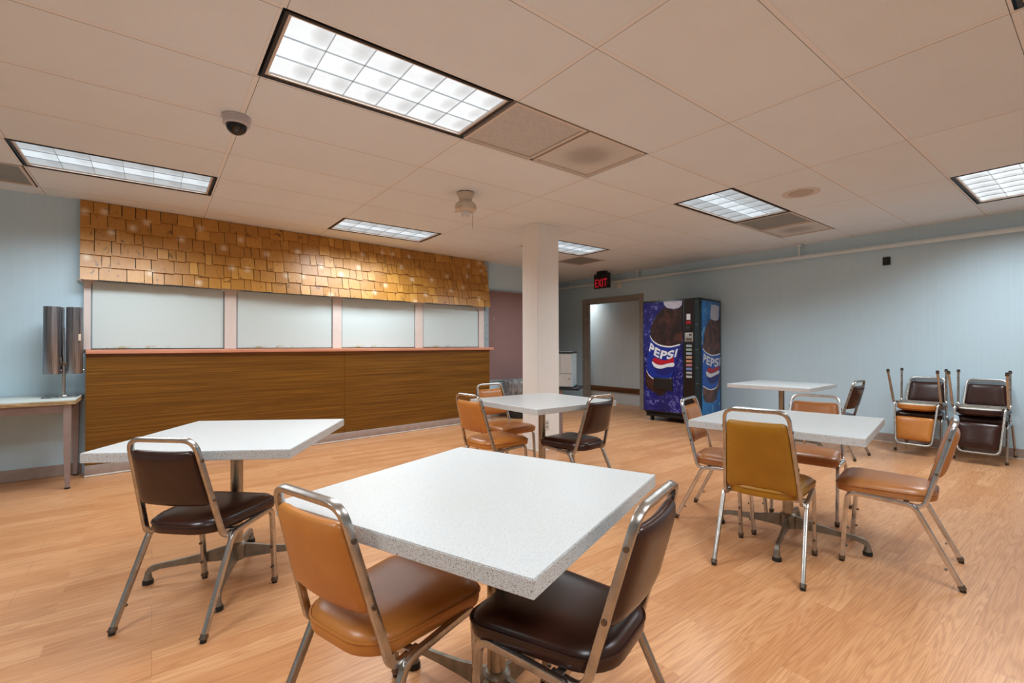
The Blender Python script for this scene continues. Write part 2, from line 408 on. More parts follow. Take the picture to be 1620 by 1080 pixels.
# ------------------------------------------------------------------ room shell
XL, YN, XR, YL = -3.6, -2.6, 7.19, 6.02
struct(MB().box(XL-0.1, 8.2, YN-0.1, 9.7, -0.1, 0.0).build('floor', 'floor'), 'orange-tan wood laminate strip floor of the room')
# fixtures and vents occupy half-tile cells (0.61 m squares); the ceiling leaves them open
FIX = [(-1,-1,'hot'), (-2,3,'cool'), (0,4,'cool'), (2,3,'cool'), (2,-1,'cool'), (3,-4,'hot'), (0,-5,'hot'), (-3,-2,'hot'), (-2,-6,'hot')]  # last two are out of view, added to light the room
VENT = [(0.0,-1), (0.5,-1), (3.0,-1), (3.5,-1), (3.0,4), (-2.5,4)]
holes = set()
for i, j, k in FIX: holes |= {(2*i, j), (2*i+1, j)}
for i, j in VENT: holes.add((int(2*i), j))
mb = MB(); H = TX/2
i0, i1 = math.floor((XL-0.2-GX0)/H), math.ceil((8.2-GX0)/H)
j0, j1 = math.floor((YN-0.2-GY0)/TY), math.ceil((9.7-GY0)/TY)
for i in range(i0, i1):
    for j in range(j0, j1):
        if (i, j) in holes: continue
        x, y = GX0+i*H, GY0+j*TY
        mb.poly([(x,y,CEIL),(x,y+TY,CEIL),(x+H,y+TY,CEIL),(x+H,y,CEIL)])
        mb.poly([(x,y,CEIL+0.16),(x+H,y,CEIL+0.16),(x+H,y+TY,CEIL+0.16),(x,y+TY,CEIL+0.16)])
for (i, j) in holes:
    x, y = GX0+i*H, GY0+j*TY
    mb.poly([(x,y,CEIL+0.16),(x+H,y,CEIL+0.16),(x+H,y+TY,CEIL+0.16),(x,y+TY,CEIL+0.16)])
bmesh.ops.remove_doubles(mb.bm, verts=mb.bm.verts[:], dist=1e-4)
struct(mb.build('ceiling', 'ceiling'), 'cream suspended tile ceiling in a thin grid')

ANG = math.atan(0.085); CU, SU = math.cos(ANG), math.sin(ANG); OX, OY = -0.49, 5.80
SV = Matrix.Translation((OX, OY, 0)) @ Matrix.Rotation(ANG, 4, 'Z')        # serving-wall frame: u along, v deep
ZT = CEIL+0.16
struct(MB().box(XL-0.1, -0.5, YL, YL+0.12, 0, ZT).build('wall_left', 'wall'), 'pale blue wall left of the serving counter')
struct(MB().box(-0.02, 4.93, 0.2, 0.34, 0, ZT, mat=SV).build('wall_serving', 'wall'), 'wall behind the white serving hatches')
struct(MB().box(4.2, 5.6, 6.48, 6.6, 0, ZT).build('wall_far', 'wall'), 'pale blue wall holding the maroon tackboard')
struct(MB().box(5.48, 5.6, 6.6, 9.6, 0, ZT).build('wall_alcove', 'wall'))
struct(MB().box(5.48, 7.31, 9.5, 9.62, 0, ZT).build('wall_back', 'wall'))
DY0, DY1, DZ = 5.43, 6.86, 2.10
mb = MB(); mb.box(XR, XR+0.12, YN-0.1, DY0, 0, ZT); mb.box(XR, XR+0.12, DY1, 9.6, 0, ZT); mb.box(XR, XR+0.12, DY0, DY1, DZ, ZT)
struct(mb.build('wall_right', 'wall'), 'long pale blue wall behind the vending machine')
struct(MB().box(XL-0.12, XL, YN, YL+0.1, 0, ZT).build('wall_side', 'wall'))
struct(MB().box(XL-0.1, XR+0.1, YN-0.12, YN, 0, ZT).build('wall_near', 'wall'))
mb = MB(); mb.box(7.60, 7.72, 4.6, 7.7, 0, 2.7)
struct(mb.build('wall_corridor', 'wall_grey'), 'grey textured corridor wall seen through the doorway')
mb = MB(); mb.box(7.31, 7.72, 4.5, 4.6, 0, 2.7); mb.box(7.31, 7.72, 7.7, 7.8, 0, 2.7); struct(mb.build('wall_corridor_end', 'wall_grey'))
struct(MB().box(3.445, 3.775, 4.02, 4.29, 0, CEIL, 0.004).build('column', 'column'), 'square off-white column in the middle of the room')
mb = MB(); mb.box(3.435, 3.785, 4.01, 4.30, 0, 0.012)
struct(mb.build('trim_1', 'caulk'))
# doorway
mb = MB()
for y0, y1 in ((DY0-0.05, DY0+0.03), (DY1-0.03, DY1+0.05)): mb.box(XR-0.025, XR+0.135, y0, y1, 0, DZ+0.05, 0.004)
mb.box(XR-0.027, XR+0.137, DY0-0.052, DY1+0.052, DZ-0.03, DZ+0.052, 0.004)
mb.box(XR+0.05, XR+0.075, DY1-0.055, DY1-0.03, 0, DZ-0.03); mb.box(XR+0.05, XR+0.075, DY0, DY1, DZ-0.055, DZ-0.03)
struct(mb.build('door_1', 'frame'), 'taupe metal door frame left of the vending machine')
struct(MB().box(7.555, 7.60, 4.6, 7.7, 0.235, 0.34, 0.012).build('trim_2', 'rail_wood'), 'brown wood bumper rail on the corridor wall')
t = thing('corridor_light', 'small ceiling light in the corridor beyond the doorway, out of view', 'ceiling light', (7.385, 7.15, CEIL-0.012))
MB().lathe([(0.065,0.01),(0.065,-0.02),(0.055,-0.03)], 24).build('housing', 'white', t, 40)
MB().lathe([(0.050,-0.029),(0.04,-0.038)], 24).build('lens', 'lens_hot', t, 40)
_l = bpy.data.lights.new('corridor_lamp', 'AREA'); _l.shape = 'DISK'; _l.size = 0.08; _l.energy = 5.5; _l.spread = math.radians(100); _l.color = (1.0, 0.96, 0.9)
_o = bpy.data.objects.new('corridor_lamp', _l); COL.objects.link(_o); _o.parent = t; _o.location = (0,0,-0.042)
# cove bases
def coving(name, x0, x1, y0, y1, mat=None):
    struct(MB().box(x0, x1, y0, y1, 0.0, 0.105, 0.004, 2, mat).build(name, 'base'))
coving('baseboard_left', XL, -0.5, YL-0.012, YL)
coving('baseboard_right', XR-0.012, XR, YN, DY0-0.05)
coving('baseboard_back', XR-0.012, XR, DY1+0.05, 9.5)
coving('baseboard_far', 4.35, 5.6, 6.468, 6.48)
mb = MB(); mb.box(XR-0.022, XR-0.012, YN, DY0-0.05, 0, 0.008); struct(mb.build('trim_3', 'caulk'))
# posts between the hatches
posts = [(-0.016,0.035),(1.139,1.257),(2.343,2.46),(3.551,3.679),(4.727,4.833)]
for k, (a, b) in enumerate(posts):
    mb = MB(); mb.box(a, b, 0.165, 0.2, 1.171, 2.05, 0.003, 2, SV)
    for sx, x in ((-1, a), (1, b)):                          # little corner gussets under the canopy
        p = [SV @ Vector((x, 0.172, 1.845)), SV @ Vector((x+sx*0.05, 0.172, 1.845)), SV @ Vector((x, 0.172, 1.80))]
        mb.prism(p, (SV.to_3x3() @ Vector((0, 0.027, 0))))
    struct(mb.build('trim_%d' % (k+4), 'pink'), ['pale pink post at the left end of the hatches','pale pink post, second from the left between hatches','pale pink post, middle of the five','pale pink post, fourth from the left','pale pink post at the right end of the hatches'][k])
struct(MB().box(4.835, 4.93, 0.16, 0.2, 0, CEIL-0.01, 0.003, 2, SV).build('trim_9', 'strip'), 'grey blue end strip of the serving wall')

# ------------------------------------------------------------------ serving counter, hatches, shingle canopy
t = thing('serving_counter', 'long wood-grain laminate serving counter with an orange-pink ledge', 'counter', (OX, OY, 0), ANG)
mb = MB(); mb.box(0.004, 4.806, 0.006, 0.198, 0.105, 1.13); mb.build('body', 'counter', t)
MB().box(0.0, 2.4255, -0.002, 0.008, 0.105, 1.13, 0.0015).build('front_panel', 'counter', t)
MB().box(2.4285, 4.81, -0.002, 0.008, 0.105, 1.13, 0.0015).build('front_panel', 'counter', t)
MB().box(0.0, 4.876, -0.03, 0.197, 1.131, 1.171, 0.004).build('ledge', 'ledge', t, 40)
MB().box(-0.006, 4.816, -0.012, 0.19, 0.002, 0.105, 0.004).build('kick_plate', 'base', t, 40)
MB().box(-0.008, 4.818, -0.020, -0.0115, 0.002, 0.016, 0.003).build('caulk_line', 'caulk', t)
hl = ['widest white hatch board, left end above the counter','white hatch board, second from the left above the counter','white hatch board, third from the left above the counter','white hatch board at the right end above the counter']
for k in range(4):
    a, b = posts[k][1]+0.004, posts[k+1][0]-0.004
    t = thing('hatch_board', hl[k], 'hatch', SV @ Vector((a, 0.2, 1.171)), ANG, 'white hatch boards over the counter')
    MB().box(0.008, b-a-0.008, -0.018, -0.002, 0.008, 0.655, 0.002).build('board', 'panel', t)
    mb = MB(); mb.box(0, b-a, -0.026, -0.001, 0.0, 0.009); mb.build('track', 'black', t)
    MB().box(0.002, 0.008, -0.02, -0.002, 0.009, 0.655).build('side_channel', 'strip', t); MB().box(b-a-0.008, b-a-0.002, -0.02, -0.002, 0.009, 0.655).build('side_channel', 'strip', t)

t = thing('shingle_canopy', 'golden wood shingle canopy sloping out above the hatches', 'canopy', (OX, OY, 0), ANG)
random.seed(5)
ztop, zbot, vtop, vbot, ua, ub = CEIL-0.004, 1.825, 0.185, 0.075, -0.045, 4.885
sl = (vtop-vbot)/(ztop-zbot); bm = bmesh.new(); lay = bm.loops.layers.color.new('tone')
NR = 6; rh = (ztop-zbot)/NR; sn = math.atan(sl)
for r in range(NR):
    u = ua
    while u < ub-0.001:
        wd = random.choice((0.07,0.09,0.11,0.12,0.14,0.16,0.19))*random.uniform(0.9,1.1)
        if ub-(u+wd) < 0.06: wd = ub-u
        zb = zbot+r*rh+(random.uniform(-0.017,0.014) if r else random.uniform(-0.004,0.004)); zt = min(zbot+(r+1)*rh+0.02, ztop)
        g = 0.0024 if random.random() < 0.75 else 0.004; ob = 0.014+random.uniform(0,0.010); ot = 0.004; th = 0.011
        f = lambda z: vbot+(z-zbot)*sl
        x0, x1 = u+g, u+wd-g
        P = [(x0, f(zb)-ob, zb),(x1, f(zb)-ob, zb),(x1, f(zb)-ob+th, zb),(x0, f(zb)-ob+th, zb),(x0, f(zt)-ot, zt),(x1, f(zt)-ot, zt),(x1, f(zt)+th-ot, zt),(x0, f(zt)+th-ot, zt)]
        vs = [bm.verts.new(p) for p in P]
        tone = (random.random(), random.random(), random.random(), 1)
        for idx in ((0,1,5,4),(1,2,6,5),(2,3,7,6),(3,0,4,7),(0,3,2,1),(4,5,6,7)):
            fc = bm.faces.new([vs[q] for q in idx])
            for lp in fc.loops: lp[lay] = tone
        u += wd
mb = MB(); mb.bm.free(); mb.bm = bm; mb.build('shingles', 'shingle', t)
MB().prism([(ua+0.01, vbot+0.012, zbot+0.02),(ua+0.01, 0.195, zbot+0.02),(ua+0.01, 0.195, ztop),(ua+0.01, vtop+0.008, ztop)], (ub-ua-0.02, 0, 0)).build('backing_board', 'rubber', t)

# tackboard on the far wall
t = thing('tackboard', 'maroon cloth tackboard on the wall between canopy and column', 'board', (4.9, 6.48, 0.62))
MB().box(-0.62, 0.62, -0.016, -0.001, 0.0, 1.5).build('cloth_panel', 'tack', t)
mb = MB(); mb.box(-0.64, 0.64, -0.022, -0.001, 1.5, 1.525, 0.003); mb.box(0.62, 0.64, -0.022, -0.001, -0.02, 1.5, 0.003); mb.box(-0.64, 0.64, -0.022, -0.001, -0.022, 0.0, 0.003)
mb.build('frame', 'strip', t)
MB().cyl((-0.33, -0.019, 1.02), (-0.32, -0.019, 1.055), 0.004, 6).build('pin', 'white', t)

# ------------------------------------------------------------------ ceiling fixtures
def cell(i, j): return GX0+i*TX, GY0+j*TY
def lamp(i, j, hot, label):
    x, y = cell(i, j); t = thing('ceiling_light', label, 'ceiling light', (x+TX/2, y+TY/2, CEIL), 0, 'fluorescent troffers in the ceiling')
    hx, hy = TX/2-0.012, TY/2-0.012
    def ring(ax, ay, bx, by, z0, z1):
        m = MB(); m.box(-ax, ax, -ay, -by, z0, z1); m.box(-ax, ax, by, ay, z0, z1); m.box(-ax, -bx, -by, by, z0, z1); m.box(bx, ax, -by, by, z0, z1); return m
    m = ring(hx, hy, hx-0.016, hy-0.016, -0.002, 0.05); m.box(-hx, hx, -hy, hy, 0.10, 0.11); m.build('rim', 'blackframe', t)
    ring(hx-0.016, hy-0.016, hx-0.030, hy-0.030, 0.003, 0.05).build('lens_frame', 'cream', t)
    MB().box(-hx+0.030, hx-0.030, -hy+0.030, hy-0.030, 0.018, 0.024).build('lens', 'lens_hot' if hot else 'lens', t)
    lx, ly = hx-0.030, hy-0.030
    for k in range(1, 6): MB().box(-lx+2*lx*k/6-0.0012, -lx+2*lx*k/6+0.0012, -ly, ly, 0.011, 0.018).build('cross_blade', 'louver', t)
    for k in (1, 2): MB().box(-lx, lx, -ly+2*ly*k/3-0.0012, -ly+2*ly*k/3+0.0012, 0.011, 0.018).build('long_blade', 'louver', t)
    ld = bpy.data.lights.new('troffer_lamp', 'AREA'); ld.shape = 'RECTANGLE'; ld.size = 2*lx*0.98; ld.size_y = 2*ly*0.98
    ld.energy = LAMP_W; ld.spread = math.radians(LAMP_SPREAD); ld.color = LAMP_COL
    lo = bpy.data.objects.new('troffer_lamp', ld); COL.objects.link(lo); lo.parent = t; lo.location = (0, 0, 0.009)
LL = ['large bright fluorescent ceiling light nearest the camera, top centre', 'long ceiling light at the far left beside the dome camera','ceiling light above the middle of the shingle canopy','ceiling light partly hidden behind the column','ceiling light with two grilles at its right end, right of centre','ceiling light cut off by the right edge of the picture','ceiling light whose corner peeks in at the top right','unseen ceiling light added behind and left of the camera','unseen ceiling light added behind the camera near the rear wall']
for (i, j, k), l in zip(FIX, LL): lamp(i, j, k == 'hot', l)
VL = ['plain grey square ceiling grille touching the nearest light','stained square ceiling grille with a dark centre patch, beside the plain grey one','dark ceiling grille touching the light right of centre','stained pale ceiling grille beyond the dark one, right of centre','ceiling grille behind the light near the column','ceiling grille at the far left edge over the left wall']
for (i, j), l, mt in zip(VENT, VL, ('vent','vent','vent_dark','vent','vent_dark','vent_dark')):
    x, y = cell(i, j); t = thing('ceiling_grille', l, 'vent', (x+H/2, y+TY/2, CEIL), 0, 'square air grilles in the ceiling')
    h = H/2-0.012; m = MB()
    for a in (-1, 1): m.box(-h, h, min(a*h, a*(h-0.02)), max(a*h, a*(h-0.02)), -0.003, 0.03); m.box(min(a*h, a*(h-0.02)), max(a*h, a*(h-0.02)), -h+0.02, h-0.02, -0.003, 0.03)
    m.build('frame', 'cream', t)
    MB().box(-h+0.02, h-0.02, -h+0.02, h-0.02, 0.008, 0.02).build('perforated_panel', mt, t)
    if 'stained' in l:
        st = NT('dust_stain'); v = st.coord(); d = st.new('ShaderNodeVectorMath', operation='LENGTH'); st.link(v, d.inputs[0])
        n = st.noise(v, 40, 4); k = st.math('ADD', d.outputs['Value'], st.math('MULTIPLY', n, 0.10))
        c = st.ramp(k, [(0.0, srgb(168,164,160)), (0.15, srgb(176,172,168)), (0.25, srgb(204,202,198)), (0.42, srgb(212,210,206))]); st.set(c, 0.8)
        bpy.data.objects[[o for o in COL.objects if o.parent == t and o.name.startswith('perforated')][0].name].data.materials[0] = st.m

# dome camera, fan motor, round speaker
t = thing('dome_camera', 'white dome security camera with a smoked lens on the ceiling', 'camera', (0.40, 3.27, CEIL))
MB().lathe([(0.078,0.0),(0.080,-0.012),(0.073,-0.014),(0.074,-0.048),(0.066,-0.054)], 40).build('housing', 'domebase', t, 40)
MB().lathe([(0.058*math.cos(a), -0.054-0.056*math.sin(a)) for a in [k*PI/2/10*0.985 for k in range(11)]], 32).build('dome', 'domeglass', t, 60)
t = thing('ceiling_fan', 'cream ceiling fan motor with a pull cord, over the middle of the room', 'fan', (2.262, 3.64, CEIL))
MB().lathe([(0.078,0),(0.078,-0.022),(0.070,-0.026),(0.056,-0.075),(0.050,-0.085)], 36).build('canopy', 'fan', t, 40)
MB().lathe([(0.050,-0.083),(0.072,-0.088),(0.096,-0.112),(0.100,-0.135),(0.094,-0.158),(0.060,-0.172)], 40).build('motor', 'fan', t, 40)
MB().lathe([(0.036,-0.170),(0.038,-0.215),(0.032,-0.225),(0.010,-0.228)], 28).build('switch_cup', 'white', t, 40)
MB().lathe([(0.079,0.0),(0.079,-0.006)], 36).build('mount_gap', 'black', t)
MB().sweep([(0.03,-0.03,-0.175),(0.042,-0.042,-0.19),(0.046,-0.046,-0.22),(0.046,-0.046,-0.33)], 0.006, 0.006, (1,0,0), 0.002).build('pull_cord', 'cream', t, 50)
for k in range(4):
    a = 0.4+k*PI/2; R = Matrix.Rotation(a, 4, 'Z')
    MB().box(0.05, 0.118, -0.014, 0.014, -0.160, -0.156, 0.001, 1, R).build('blade_bracket', 'blade', t)
t = thing('ceiling_speaker', 'round beige speaker grille flush in a ceiling tile', 'speaker', (4.724, 1.79, CEIL))
MB().lathe([(0.10,0.002),(0.10,-0.006),(0.092,-0.009)], 40).build('grille', 'speaker', t, 40)
MB().lathe([(0.155,0.001),(0.155,-0.0025)], 48).build('trim_ring', 'ceiling' if False else 'cream', t)

# pipe along the right wall
t = thing('wall_pipe', 'painted pipe running under the ceiling along the right wall', 'pipe')
pz = lambda y: 2.384+0.0085*y
MB().cyl((XR-0.075, -2.5, pz(-2.5)), (XR-0.075, 9.4, pz(9.4)), 0.027, 16).build('pipe_run', 'pipe', t, 40)
for y in (2.72, 5.45, 7.2):
    m = MB(); m.lathe([(0.034,-0.02),(0.034,0.02)], 18, Matrix.Translation((XR-0.075, y, pz(y))) @ Matrix.Rotation(PI/2, 4, 'X'))
    m.box(XR-0.085, XR-0.065, y-0.012, y+0.012, pz(y)+0.02, CEIL-0.02, 0.003); m.box(XR-0.11, XR-0.0, y-0.03, y+0.03, CEIL-0.03, CEIL-0.004, 0.003)
    m.build('hanger', 'pipe', t, 40)
m = MB(); m.lathe([(0.034,-0.03),(0.036,0.03)], 18, Matrix.Translation((XR-0.075, 2.95, pz(2.95))) @ Matrix.Rotation(PI/2, 4, 'X')); m.build('coupling', 'pipe', t, 40)
t = thing('wall_sounder', 'small round white sounder on the wall right of the exit sign', 'alarm', (XR, 5.93, 2.37), -PI/2)
MB().lathe([(0.075,0.0),(0.075,0.03),(0.055,0.05),(0.03,0.055)], 28, Matrix.Rotation(PI/2, 4, 'X')).build('body', 'white', t, 40)
MB().lathe([(0.028,0.054),(0.028,0.062)], 20, Matrix.Rotation(PI/2, 4, 'X')).build('centre', 'pipe', t, 40)
t = thing('wall_bracket', 'small black mount high on the right wall', 'bracket', (XR, 1.764, 2.226))
MB().box(-0.02, 0.0, -0.038, 0.038, -0.05, 0.05, 0.004).build('plate', 'black', t)
MB().box(-0.034, -0.018, -0.018, 0.018, -0.025, 0.02, 0.004).build('socket', 'vend_brown', t)

def text_mesh(name, txt, size, extrude, parent, mat, fn=None, shear=0.0, offset=0.0, align='LEFT'):
    cu = bpy.data.curves.new(name, 'FONT'); cu.body = txt; cu.size = size; cu.extrude = extrude; cu.shear = shear; cu.offset = offset; cu.align_x = align; cu.space_character = 1.12
    ob = bpy.data.objects.new(name, cu); COL.objects.link(ob); dg = bpy.context.evaluated_depsgraph_get()
    me = bpy.data.meshes.new_from_object(ob.evaluated_get(dg)); bpy.data.objects.remove(ob); me.name = name
    me.materials.clear(); me.materials.append(M[mat])
    if fn:
        xs = [v.co.x for v in me.vertices]; ys = [v.co.y for v in me.vertices]
        a, b, c, d = min(xs), max(xs), min(ys), max(ys)
        for v in me.vertices: v.co = Vector(fn((v.co.x-a)/(b-a), (v.co.y-c)/(d-c), v.co.z))
    o = bpy.data.objects.new(name, me); COL.objects.link(o)
    if parent: o.parent = parent
    return o
# exit sign
t = thing('exit_sign', 'black hanging EXIT sign with lit red letters above the doorway', 'sign', (6.70, 5.945, CEIL), -PI/2)
MB().box(-0.18, 0.18, -0.03, 0.03, -0.325, -0.045, 0.006).build('housing', 'black', t, 40)
MB().box(-0.10, 0.10, -0.045, 0.045, -0.046, 0.0, 0.004).build('canopy', 'black', t, 40)
MB().box(-0.16, 0.16, -0.034, -0.0305, -0.312, -0.135, 0.001).build('face', 'exit_face', t)
text_mesh('letters', 'EXIT', 0.2, 0.001, t, 'exit_red', lambda a, b, z: (-0.145+a*0.29, -0.0355-z, -0.298+b*0.15), 0, 0.003)

# ------------------------------------------------------------------ chairs
def outline(wf, wr, yf, yr, rf, rr, seg=7):
    pts = []
    for cx, cy, r, a0 in ((wf-rf, yf-rf, rf, 0), (-(wf-rf), yf-rf, rf, PI/2), (-(wr-rr), yr+rr, rr, PI), (wr-rr, yr+rr, rr, 1.5*PI)):
        for k in range(seg+1):
            a = a0+k/seg*PI/2; pts.append((cx+r*math.cos(a), cy+r*math.sin(a)))
    return pts
def scaled(pts, d, s=1.0):
    cx = sum(p[0] for p in pts)/len(pts); cy = sum(p[1] for p in pts)/len(pts)
    w = max(abs(p[0]-cx) for p in pts); h = max(abs(p[1]-cy) for p in pts)
    return [(cx+(p[0]-cx)*(1-d/w)*s, cy+(p[1]-cy)*(1-d/h)*s) for p in pts]
def cushion(levels, fn):
    """levels: list of (outline2d, height) -> mesh through fn(x,y,h)"""
    m = MB(); m.ring_loft([[Vector(fn(x, y, h)) for x, y in o] for o, h in levels]); return m

def make_chair(kind, vin, metal, tall=False):
    t = thing('cafeteria_chair', 'x', 'chair')
    TW = 0.023
    for sx in (-1, 1):
        front = fillet([(sx*0.194,0.232,0.018),(sx*0.196,0.205,0.387),(sx*0.199,0.06,0.381)], [0.045])
        rear = fillet([(sx*0.199,0.06,0.381),(sx*0.202,-0.075,0.373),(sx*0.208,-0.249,0.018)], [0.06])
        for nm, pth in (('leg', front), ('leg', rear)):
            o = MB().sweep(pth, TW*0.85, TW, (1,0,0)).build(nm, metal, t, 35)
            e = pth[0] if pth is front else pth[-1]; q = pth[1] if pth is front else pth[-2]
            d = (e-q).normalized()
            MB().cyl(e-d*0.012, e+d*0.006, 0.0155, 12).box(e.x-0.013,e.x+0.013,e.y-0.013,e.y+0.013,e.z-0.004,e.z+0.004,0.002).build('collar', 'screw', o, 40)
            MB().cyl((e.x+d.x*0.008,e.y+d.y*0.008,0.0),(e.x,e.y,e.z-0.002),0.0125,12).build('glide', 'rubber', o, 40)
            for fz in (0.09, 0.19):
                k = fz/0.36; yy = (0.232-0.027*k if pth is front else -0.249+0.174*k) ; sgn = -1 if pth is front else 1
                if pth is rear and fz > 0.1: continue
                xx = sx*(0.194+0.002*k if pth is front else 0.208-0.006*k)
                MB().cyl((xx, yy+sgn*0.009, fz), (xx, yy+sgn*0.019, fz), 0.006, 8).build('bumper', 'screw', o, 40)
    # back frame: one bent tube
    zb = 0.855 if tall else 0.81; yb = -0.245 if tall else -0.235
    L = fillet([(-0.183,-0.02,0.372),(-0.186,-0.112,0.366),(-0.150,yb,zb),(0.150,yb,zb),(0.186,-0.112,0.366),(0.183,-0.02,0.372)], [0.045,0.058,0.058,0.045], 8)
    fr = MB().sweep(L, 0.018, TW, (1,0,0)).build('back_frame', metal, t, 35)
    def onback(s):  # centre line of the tube at fraction s of its height
        return -0.112+(yb+0.112)*s, 0.366+(zb-0.366)*s, 0.186-0.036*s
    for s in (0.40, 0.80):
        for sx in (-1, 1):
            y, z, x = onback(s); MB().cyl((sx*(x+0.007),y,z),(sx*(x+0.0125),y,z),0.0075,12).build('screw', 'screw', fr, 40)
    # cross rails under the seat
    m = MB(); m.box(-0.19,0.19,0.15,0.175,0.366,0.388,0.003); m.box(-0.19,0.19,-0.055,-0.03,0.362,0.384,0.003); m.build('cross_rail', metal, t, 40)
    # seat cushion, piped
    o1 = outline(0.205, 0.178, 0.262, -0.165, 0.065, 0.115)
    lv = [(scaled(o1,0.012),0.3865),(scaled(o1,0.003),0.390),(o1,0.402),(o1,0.420),(scaled(o1,0.003),0.428)]
    for d, h in ((0.006,0.434),(0.013,0.441),(0.024,0.448),(0.040,0.4525),(0.060,0.456),(0.085,0.458),(0.115,0.4588),(0.15,0.459)): lv.append((scaled(o1,d),h))
    seat = cushion(lv, lambda x,y,h: (x,y,h)).build('seat', vin, t, 50)
    lp = [Vector((x,y,0.425)) for x,y in scaled(o1,-0.001)]; m = MB(); n = len(lp); rings = []
    for i in range(n):
        tg = (lp[(i+1)%n]-lp[i-1]).normalized(); nm_ = Vector((tg.y,-tg.x,0)); rings.append([lp[i]+(nm_*math.cos(a)+Vector((0,0,1))*math.sin(a))*0.0035 for a in [k*PI/3 for k in range(6)]])
    rings.append(rings[0]); m.ring_loft(rings, False, False); m.build('piping', vin, seat, 60)
    MB().prism([(x,y,0.3830) for x,y in scaled(o1,0.02)], (0,0,0.004)).build('underside_cloth', 'muslin', seat)
    # backrest cushion in the leaning plane
    s0, s1 = (0.10, 0.88) if tall else (0.35, 0.90)
    hgt = math.hypot(yb+0.112, zb-0.366); up = Vector((0, yb+0.112, zb-0.366)).normalized(); nrm = Vector((0, up.z, -up.y))
    b0 = Vector((0,-0.112,0.366))
    wb, wt = onback(s0)[2]-0.010, onback(s1)[2]-0.010
    ob = outline(wt, wb, s1*hgt, s0*hgt, 0.022, 0.022, 5)
    def place(x, y, h):
        sag = -0.016*(1-(x/0.17)**2) if not tall else -0.006*(1-(x/0.17)**2)
        return b0+up*y+nrm*(h+sag)+Vector((x,0,0))
    T = 0.024
    # subdivide the outline so that the pad can follow the curve
    ob2 = []
    for i in range(len(ob)):
        a, b = ob[i], ob[(i+1)%len(ob)]; dd = math.hypot(b[0]-a[0], b[1]-a[1]); k = max(1, int(dd/0.03))
        for q in range(k): ob2.append((a[0]+(b[0]-a[0])*q/k, a[1]+(b[1]-a[1])*q/k))
    prof = [(0.12,-T),(0.09,-T),(0.045,-T+0.0005),(0.022,-T+0.004),(0.008,-T+0.010),(0.001,-T+0.017),(0.0,0),(0.001,T-0.017),(0.008,T-0.009),(0.022,T-0.002),(0.045,T+0.002),(0.08,T+0.0025),(0.105,T+0.0025),(0.12,T+0.0025)]
    cushion([(scaled(ob2, d), h) for d, h in prof], place).build('backrest', vin, t, 50)
    index_kids(t); return t

protos = {'brown': make_chair('brown','brown','chrome'), 'tan': make_chair('tan','tan','chrome'), 'rust': make_chair('rust','rust','bright'), 'olive': make_chair('olive','olive','chrome', True)}
used = set()
def chair(kind, x, y, th, label, group, up=0.0, flip=False, tilt=0.0):
    rot = (PI+tilt, 0, th+PI/2) if flip else (0, 0, th-PI/2)
    p = protos[kind]
    if kind not in used:
        used.add(kind); p.location = (x,y,up); p.rotation_euler = rot; p['label'] = label; p['group'] = group; return p
    return dup(p, (x,y,up), rot, label, group)
G1 = 'chairs drawn up to the square tables'; G2 = 'stacked chairs along the right wall'
chair('brown', 0.193, 2.598, 0.795, 'dark brown vinyl chair at the left table by the counter', G1)
chair('tan', 0.541, 1.362, 0.30, 'tan vinyl chair at the left corner of the nearest table', G1)
chair('brown', 0.969, 0.956, 1.874, 'dark brown vinyl chair at the right side of the nearest table', G1)
chair('rust', 3.267, 0.762, 1.738, 'reddish tan chair seen side-on at the right of its table', G1)
chair('olive', 2.719, 1.216, 0.214, 'mustard yellow chair with a tall back facing away', G1)
chair('rust', 3.151, 1.701, -1.33, 'reddish tan chair at the left of the table by the vending machine', G1)
chair('rust', 3.767, 1.385, 3.32, 'reddish tan chair facing us behind the table of the mustard chair', G1)
chair('brown', 5.93, 1.93, 1.55, 'dark brown chair at the farthest table by the blue wall', G1)
chair('tan', 2.200, 3.160, 0.082, 'tan chair at the left front of the table by the column', G1)
chair('tan', 2.690, 3.640, -1.525, 'tan chair at the back of the table by the column', G1)
chair('brown', 2.721, 2.675, 1.662, 'dark brown chair at the right of the table by the column', G1)
chair('brown', 6.93, 1.39, PI, 'upright dark brown chair under an upturned tan one, left stack', G2)
chair('tan', 6.765, 1.39, 0.0, 'tan chair turned upside down on the left stack', G2, 0.922, True)
chair('brown', 6.93, 0.90, PI, 'upright dark brown chair under another brown one, right stack', G2)
chair('brown', 6.765, 0.895, 0.03, 'dark brown chair turned upside down on the right stack', G2, 0.922, True)

